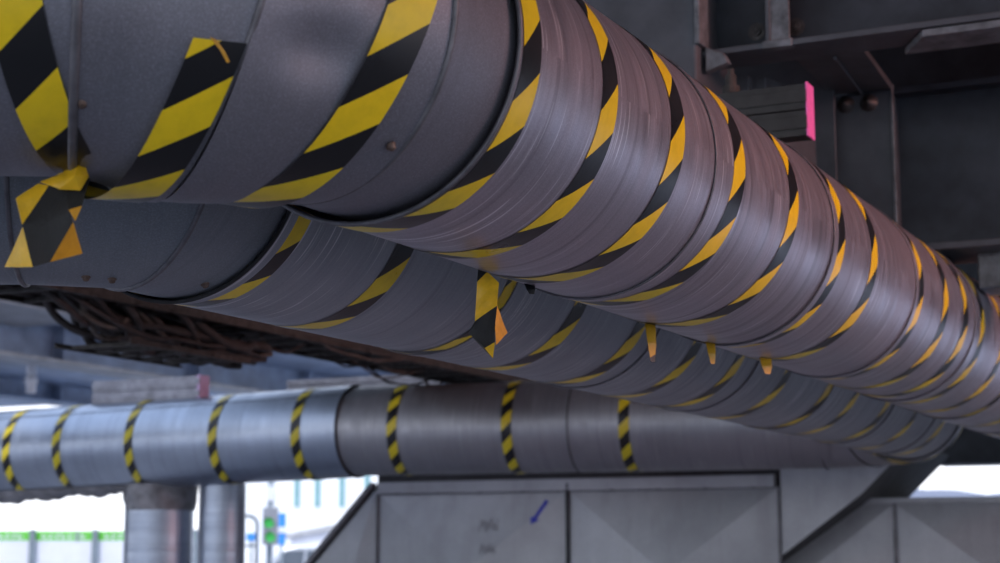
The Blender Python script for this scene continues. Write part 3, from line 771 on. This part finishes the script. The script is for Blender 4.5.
# dark joints
for b in (b_l, b_1, b_2):
    w_ = .016 if b == b_1 else .009
    mb = MB(); mb.wbox(AD - .02, AD + .02, b - w_, b + w_, zbot, zs + (.06 if b == b_1 else -.0)); mb.build('standing_joint', M['dark_gap'] if b == b_1 else M['seam'], duct, bevel=.003)
mb = MB(); mb.wbox(AD - .012, AD + .03, b_l, b_2, zs - .012, zs + .004); mb.build('seam_strip', M['seam'], duct, bevel=.002)
mb = MB(); mb.wbox(AD - .004, AD + .02, b_l, b_2, zp0 - .02, zp0); mb.build('seam_strip', M['seam'], duct)
# clips along the seam
for k in range(9):
    b = b_l + (b_2 - b_l) * (k + .5) / 9; mb = MB(); mb.wbox(AD - .02, AD + .0, b - .02, b + .02, zs - .014, zs + .008); mb.build('clip', M['seam'], duct, bevel=.002)
# sprayed blue arrow and faded scribbles, lying on the creased panel
def on_panel(x, y, b0, b1, z0, z1, rise):
    b, z = DA(x, y); u = abs(2 * (b - b0) / (b1 - b0) - 1); v = abs(2 * (z - z0) / (z1 - z0) - 1)
    A = AD - rise * (1 - max(u, v)) - .004; b, z = PA(x, y, A); return W(A, b, z)
OP = lambda x, y: on_panel(x, y, b_l, b_1, zp0, zs - .01, .14)
mb = MB()
x0, y0, x1, y1 = 547, 500.5, 530.5, 524.5
L = math.hypot(x1 - x0, y1 - y0); ux, uy = (x1 - x0) / L, (y1 - y0) / L; px_, py_ = -uy, ux
def arrow_pt(s_, w_): return OP(x0 + ux * s_ + px_ * w_, y0 + uy * s_ + py_ * w_)
mb.quad([arrow_pt(0, -1.7), arrow_pt(0, 1.7), arrow_pt(L - 6, 1.7), arrow_pt(L - 6, -1.7)]); mb.quad([arrow_pt(L - 8, -4.2), arrow_pt(L - 7, 4.2), arrow_pt(L, 0)])
o = mb.build('arrow_mark', M['arrow'], duct, recalc=False); sm_ = o.modifiers.new('thick', 'SOLIDIFY'); sm_.thickness = .002; o['label'] = 'blue sprayed arrow pointing down left'
for cx, cy, sc_ in ((487, 525, 1.0), (486, 549, .8)):
    mb = MB(); pts = [OP(cx - 9 * sc_ + 20 * sc_ * k / 40, cy + sc_ * (5 * math.sin(k * .9) + 2.5 * math.cos(k * .37))) for k in range(41)]
    mb.tube(pts, .0022, 5); o = mb.build('scribble', M['ink'], duct); o['label'] = 'faint illegible scribble'
# second, lower duct at the right
A5 = AD + .42
z5 = PA(950, 497, A5)[1]; b50 = PA(762, 540, A5)[0]; b5s = PA(895, 520, A5)[0]; b5e = b5s + 1.75
duct2 = thing('rectangular_duct', 'lower dull metal duct at the right edge, under the bright gap', 'duct', W(A5, b5s, 0))
bb = b5s - 1.55
xpanel(duct2, A5, bb, b5s, z5 - 1.25, z5 - .05, .15); xpanel(duct2, A5, b5s, b5e, z5 - 1.25, z5 - .05, .15)
xpanel(duct2, A5, b5s, b5e, .1, z5 - 1.28, .03); xpanel(duct2, A5, bb, b5s, .1, z5 - 1.28, .03)
mb = MB(); mb.wbox(A5 + .021, A5 + 1.2, bb + .35, b5e + .6, .1, z5 - .04); mb.build('carcass', M['galv'], duct2)
mb = MB(); mb.wbox(A5 - .03, A5 + 1.2, bb + .3, b5e + .6, z5 - .045, z5); mb.build('top_rail', M['galv'], duct2, bevel=.004)
mb = MB(); mb.wbox(A5 - .02, A5 + .02, b5s - .012, b5s + .012, .1, z5 - .04); mb.build('standing_joint', M['seam'], duct2, bevel=.003)
for d_, bs in ((duct, (b_l + .3, b_2 - .3)), (duct2, (b5s, b5e))):
    for b in bs:
        mb = MB(); mb.wbox((AD if d_ is duct else A5) + .2, AD + 1.0, b - .08, b + .08, 0, .13); mb.build('foot', M['seam'], d_)

# ---- outdoors ------------------------------------------------------------------
# hoarding with a green strip
DF = 36.0
fz = lambda y: G(0, y, DF).z
fx = lambda x: (x - 500) / F * G(0, 540, DF).y * 1.0
fence = thing('site_hoarding', 'white hoarding with a green lettered strip and grey posts, low at the left edge', 'fence', V(fx(60), DF, 0))
xs = [fx(-24), fx(38), fx(100), fx(162), fx(200)]
for i in range(4):
    mb = MB(); mb.box(xs[i] + .01, xs[i + 1] - .01, DF, DF + .03, .1, fz(540.5)); mb.build('panel', M['white'], fence, bevel=.004)
    mb = MB(); mb.box(xs[i] + .01, xs[i + 1] - .01, DF - .005, DF + .03, fz(540.5), fz(531)); st_ = mb.build('strip', M['green'], fence, bevel=.003); st_['label'] = 'bright green lettered strip'
    for k in range(7):          # blurred white lettering
        if i == 3: break
        x = xs[i] + .2 + k * .13; mb = MB(); h = (fz(531) - fz(540.5))
        zl = fz(539.5)
        lean = .025 * ((k % 3) - 1)
        mb.prism([V(x, DF - .009, zl), V(x + .035, DF - .009, zl), V(x + .035 + lean, DF - .009, zl + h * .62), V(x + lean, DF - .009, zl + h * .62)], (0, .004, 0))
        mb.prism([V(x, DF - .009, zl + h * (.2 + .1 * (k % 3))), V(x + .09, DF - .009, zl + h * (.2 + .1 * (k % 3))), V(x + .09, DF - .009, zl + h * (.36 + .1 * (k % 3))), V(x, DF - .009, zl + h * (.36 + .1 * (k % 3)))], (0, .004, 0))
        mb.build('letter', M['white'], st_)
for x in xs:
    mb = MB(); mb.box(x - .055, x + .055, DF - .11, DF - .006, 0, fz(529.5)); mb.build('post', M['post'], fence, bevel=.006)
mb = MB(); x = fx(82); mb.box(x - .02, x + .02, DF - .03, DF - .006, fz(541), fz(531)); mb.build('clip', M['post'], fence)

# white building with teal windows
DB = 62.0
bld = thing('white_building', 'white building with tall teal windows, bright beyond the bridge', 'building', V(G(320, 540, DB).x, DB, 0))
x0, x1 = G(200, 540, DB).x, G(470, 540, DB).x; zt = G(0, 430, DB).z
mb = MB(); mb.box(x0, x1, DB, DB + 8, 0, zt); mb.build('wall', M['white_wall'], bld)
for x in (297, 317.5, 342, 367, 392, 417):
    c = G(x, 500, DB).x; hw = 3.0 / F * DB; z0 = G(0, 507, DB).z; z1_ = G(0, 462, DB).z
    mb = MB(); mb.box(c - hw - .03, c + hw + .03, DB - .05, DB + .05, z0 - .05, z1_ + .05); wf = mb.build('window_frame', M['white'], bld)
    mb = MB(); mb.box(c - hw, c + hw, DB - .06, DB, z0, z1_); mb.build('pane', M['teal'], wf)
mb = MB(); mb.box(x0 - .2, x1 + .2, DB - .2, DB + 8.2, zt, zt + .35); mb.build('roof', M['white'], bld)
mb = MB(); c = G(266, 500, DB).x; mb.box(c - .25, c + .25, DB - .12, DB, 0, zt); mb.build('pilaster', M['white'], bld)
# shed with a sloping grey roof
DS = 46.0
sh = thing('grey_roofed_shed', 'low shed with a sloping grey roof in front of the white building', 'shed', V(G(330, 550, DS).x, DS, 0))
a, b, c, d = G(284, 534, DS), G(352, 521, DS), G(352, 527, DS), G(284, 539, DS)
mb = MB(); mb.prism([a, b, c, d], (0, 3, 0)); mb.build('roof', M['steel_pale'], sh)
mb = MB(); mb.prism([V(a.x + .15, DS + .15, 0), V(b.x - .1, DS + .15, 0), V(b.x - .1, DS + .15, c.z), V(a.x + .15, DS + .15, d.z)], (0, 2.6, 0)); mb.build('wall', M['white'], sh)
# pedestrian signal on its pole
DP = 34.0
sg = G(270, 525, DP); pl = G(267, 500, DP)
t = thing('pedestrian_signal', 'grey pedestrian signal with two green lights on a pole', 'traffic light', V(sg.x - .03, DP + .14, 0))
mb = MB(); mb.box(sg.x - .15, sg.x + .15, DP, DP + .14, G(0, 545, DP).z, G(0, 507, DP).z); hs = mb.build('housing', M['signal'], t, bevel=.02)
for y in (523, 537):
    mb = MB(); mb.lathe(G(269 + (y > 530) * 1.5, y, DP - .0), (0, -1, 0), [(0, .10), (.015, .095), (.025, .07)], 24); mb.build('lens', M['lens'], hs, True)
    mb = MB(); c = G(269 + (y > 530) * 1.5, y, DP)
    def HQ(i, j, c=c): a = PI * i / 16; return V(c.x + .115 * math.cos(a), c.y - .12 * j, c.z + .115 * math.sin(a))
    mb.grid(HQ, 16, 1); o = mb.build('hood', M['signal'], hs, True, recalc=False); so = o.modifiers.new('thick', 'SOLIDIFY'); so.thickness = .006
mb = MB(); mb.cyl(V(sg.x - .03, DP + .2, 0), V(sg.x - .03, DP + .2, 4.2), .06, 16); mb.build('pole', M['post'], t, True)
mb = MB(); mb.box(sg.x - .1, sg.x + .08, DP + .12, DP + .3, 2.62, 2.9); mb.build('junction_box', M['white'], t, bevel=.01)
# blue boards
for x0_, x1_, y0_, y1_, lab in ((277, 286, 513, 545, 'tall narrow blue board right of the pedestrian signal'), (246, 256, 533, 541, 'small blue board left of the pedestrian signal')):
    a, b = G(x0_, y1_, 37), G(x1_, y0_, 37)
    t = thing('blue_sign', lab, 'sign', V((a.x + b.x) / 2, 37, 0))
    mb = MB(); mb.box(a.x, b.x, 37, 37.03, a.z, b.z); mb.build('board', M['blue'], t, bevel=.008)
    if y1_ - y0_ > 20:
        mb = MB(); mb.box(a.x, b.x, 36.98, 37.0, a.z + (b.z - a.z) * .38, a.z + (b.z - a.z) * .56); mb.build('white_stripe', M['white'], t)
    mb = MB(); mb.cyl(V((a.x + b.x) / 2, 37.06, 0), V((a.x + b.x) / 2, 37.06, b.z), .03, 12); mb.build('post', M['post'], t, True)
# arched guard rail
t = thing('arched_rail', 'grey arched rail post between the upright pipes and the pedestrian signal', 'rail', V(G(250, 540, 30).x, 30, 0))
xr = G(257, 540, 30).x; zc = G(0, 516, 30).z; pts = [V(xr, 30, 0), V(xr, 30, zc - .15)]
for k in range(13): a = PI / 2 * k / 12; pts.append(V(xr - .16 + .16 * math.cos(a), 30, zc - .15 + .15 * math.sin(a)))
pts.append(V(xr - .5, 30, zc))
for k in range(13): a = PI / 2 * k / 12; pts.append(V(xr - .5 - .16 * math.sin(a), 30, zc - .15 + .15 * math.cos(a)))
pts.append(V(xr - .66, 30, 0))
mb = MB(); mb.tube(pts, .03, 12); mb.build('tube', M['post'], t, True)
mb = MB(); mb.cyl(V(xr - .66, 30, zc - .5), V(xr, 30, zc - .5), .02, 10); mb.build('crossbar', M['post'], t, True)
# parked car
DC = 40.0
cx = G(247, 550, DC).x; zr = G(0, 544.5, DC).z
car = thing('parked_car', 'silver car parked beyond the bridge, only its roof and windows in view', 'car', V(cx + 2.1, DC, 0))
k_ = zr / 1.62
prof = [(0.05, .35), (0, .75), (.12, 1.0), (.35, 1.12), (.75, 1.52), (1.1, 1.60), (2.1, 1.62), (2.7, 1.56), (3.25, 1.1), (4.05, .98), (4.2, .7), (4.18, .35)]
mb = MB(); mb.prism([V(cx + x, DC, z * k_) for x, z in prof], (0, 1.75, 0)); body = mb.build('body', M['van'], car, bevel=.05)
for x0_, x1_, xt0, xt1 in ((.55, 1.25, .88, 1.30), (1.33, 2.2, 1.36, 2.18), (2.28, 3.05, 2.26, 2.66)):
    mb = MB(); mb.prism([V(cx + x0_, DC - .012, 1.10 * k_), V(cx + x1_, DC - .012, 1.10 * k_), V(cx + xt1, DC - .012, 1.50 * k_), V(cx + xt0, DC - .012, 1.50 * k_)], (0, .02, 0)); mb.build('side_window', M['glass'], car)
for x in (.85, 3.35):
    for y in (DC - .02, DC + 1.57):
        mb = MB(); mb.lathe(V(cx + x, y, .33), (0, 1, 0), [(0, .2), (.01, .31), (.05, .33), (.17, .33), (.2, .30)], 28); wh = mb.build('wheel', M['rubber'], car, True)
        mb = MB(); mb.lathe(V(cx + x, y - .01, .33), (0, 1, 0), [(0, .17), (.02, .2), (.19, .2)], 20); mb.build('hub', M['van'], wh, True)
for x in (.02, 4.16):
    mb = MB(); mb.box(cx + x - .05, cx + x + .05, DC + .1, DC + .35, .72 * k_, .86 * k_); mb.build('lamp', M['white'], car, bevel=.02)
# hazy hills past the gap
mb = MB(); n = 40
prof = [(x, .9 + 1.3 * math.sin(x * .16 + 1.5) + .8 * math.sin(x * .41)) for x in range(n)]
hx0 = G(850, 500, 160).x; base = []
def hz(i): return G(0, 488.5 - 4.5 * math.sin(i * .42 + 1.0) - 2 * math.sin(i * 1.13), 160).z
pts = [V(hx0 + i * 1.4, 160, hz(i)) for i in range(n)]
mb.prism([V(hx0, 160, 0)] + pts + [V(hx0 + (n - 1) * 1.4, 160, 0)][::1], (0, 25, 0)); struct(mb.build('hills', M['hill']))

# ------------------------------------------------------------------ camera, light, world
def world():
    w = bpy.data.worlds.new('overcast sky'); S.world = w; w.use_nodes = True; t = w.node_tree
    bg = t.nodes['Background']; tc = t.nodes.new('ShaderNodeTexCoord'); sp = t.nodes.new('ShaderNodeSeparateXYZ')
    t.links.new(tc.outputs['Generated'], sp.inputs[0])
    r = t.nodes.new('ShaderNodeValToRGB'); t.links.new(sp.outputs[2], r.inputs[0])
    e = r.color_ramp.elements; e[0].position = 0.; e[0].color = (.93, .95, 1., 1); e[1].position = .7; e[1].color = (.60, .74, 1., 1)
    t.links.new(r.outputs[0], bg.inputs[0]); bg.inputs[1].default_value = 1.9
world()
cam = bpy.data.cameras.new('camera'); co = bpy.data.objects.new('camera', cam); COL.objects.link(co)
cam.sensor_width = 36; cam.lens = 36 * F / 1000; cam.clip_end = 600; cam.clip_start = .05
co.location = (0, 0, H); co.rotation_euler = (PI / 2 + TH, 0, 0)
cam.dof.use_dof = True; cam.dof.focus_distance = 4.2; cam.dof.aperture_fstop = 63 / 1000 / .016
def area(name, loc, target, size, energy, col, size_y=None):
    l = bpy.data.lights.new(name, 'AREA'); l.energy = energy; l.color = col; l.size = size
    if size_y: l.shape = 'RECTANGLE'; l.size_y = size_y
    o = bpy.data.objects.new(name, l); COL.objects.link(o); o.location = loc
    z = (Vector(loc) - Vector(target)).normalized(); x = (D1 - z * D1.dot(z)).normalized(); y = z.cross(x)
    o.rotation_euler = Matrix((x, y, z)).transposed().to_euler()
    return o
wl = area('warm_tint_fill', W(7.6, 3.4, 4.5), W(7.6, -1.6, 2.85), 7., 95, (1., .44, .38), .8); wl.data.spread = R_(70)  # added unseen light, gives the nearest pipe its warm pink tint
sl = bpy.data.lights.new('hazy_sun', 'SUN'); sl.energy = 2.2; sl.angle = R_(6); sl.color = (1., .96, .9)
so = bpy.data.objects.new('hazy_sun', sl); COL.objects.link(so); so.rotation_euler = (dirv(30) * math.cos(R_(48)) - UP * math.sin(R_(48))).to_track_quat('-Z', 'Y').to_euler()
S.camera = co
vs = S.view_settings; vs.view_transform = 'Standard'; vs.look = 'None'; vs.gamma = 1; vs.use_curve_mapping = False; vs.exposure = 0
S.cycles.use_denoising = True; S.cycles.max_bounces = 6; S.cycles.diffuse_bounces = 3; S.cycles.glossy_bounces = 4
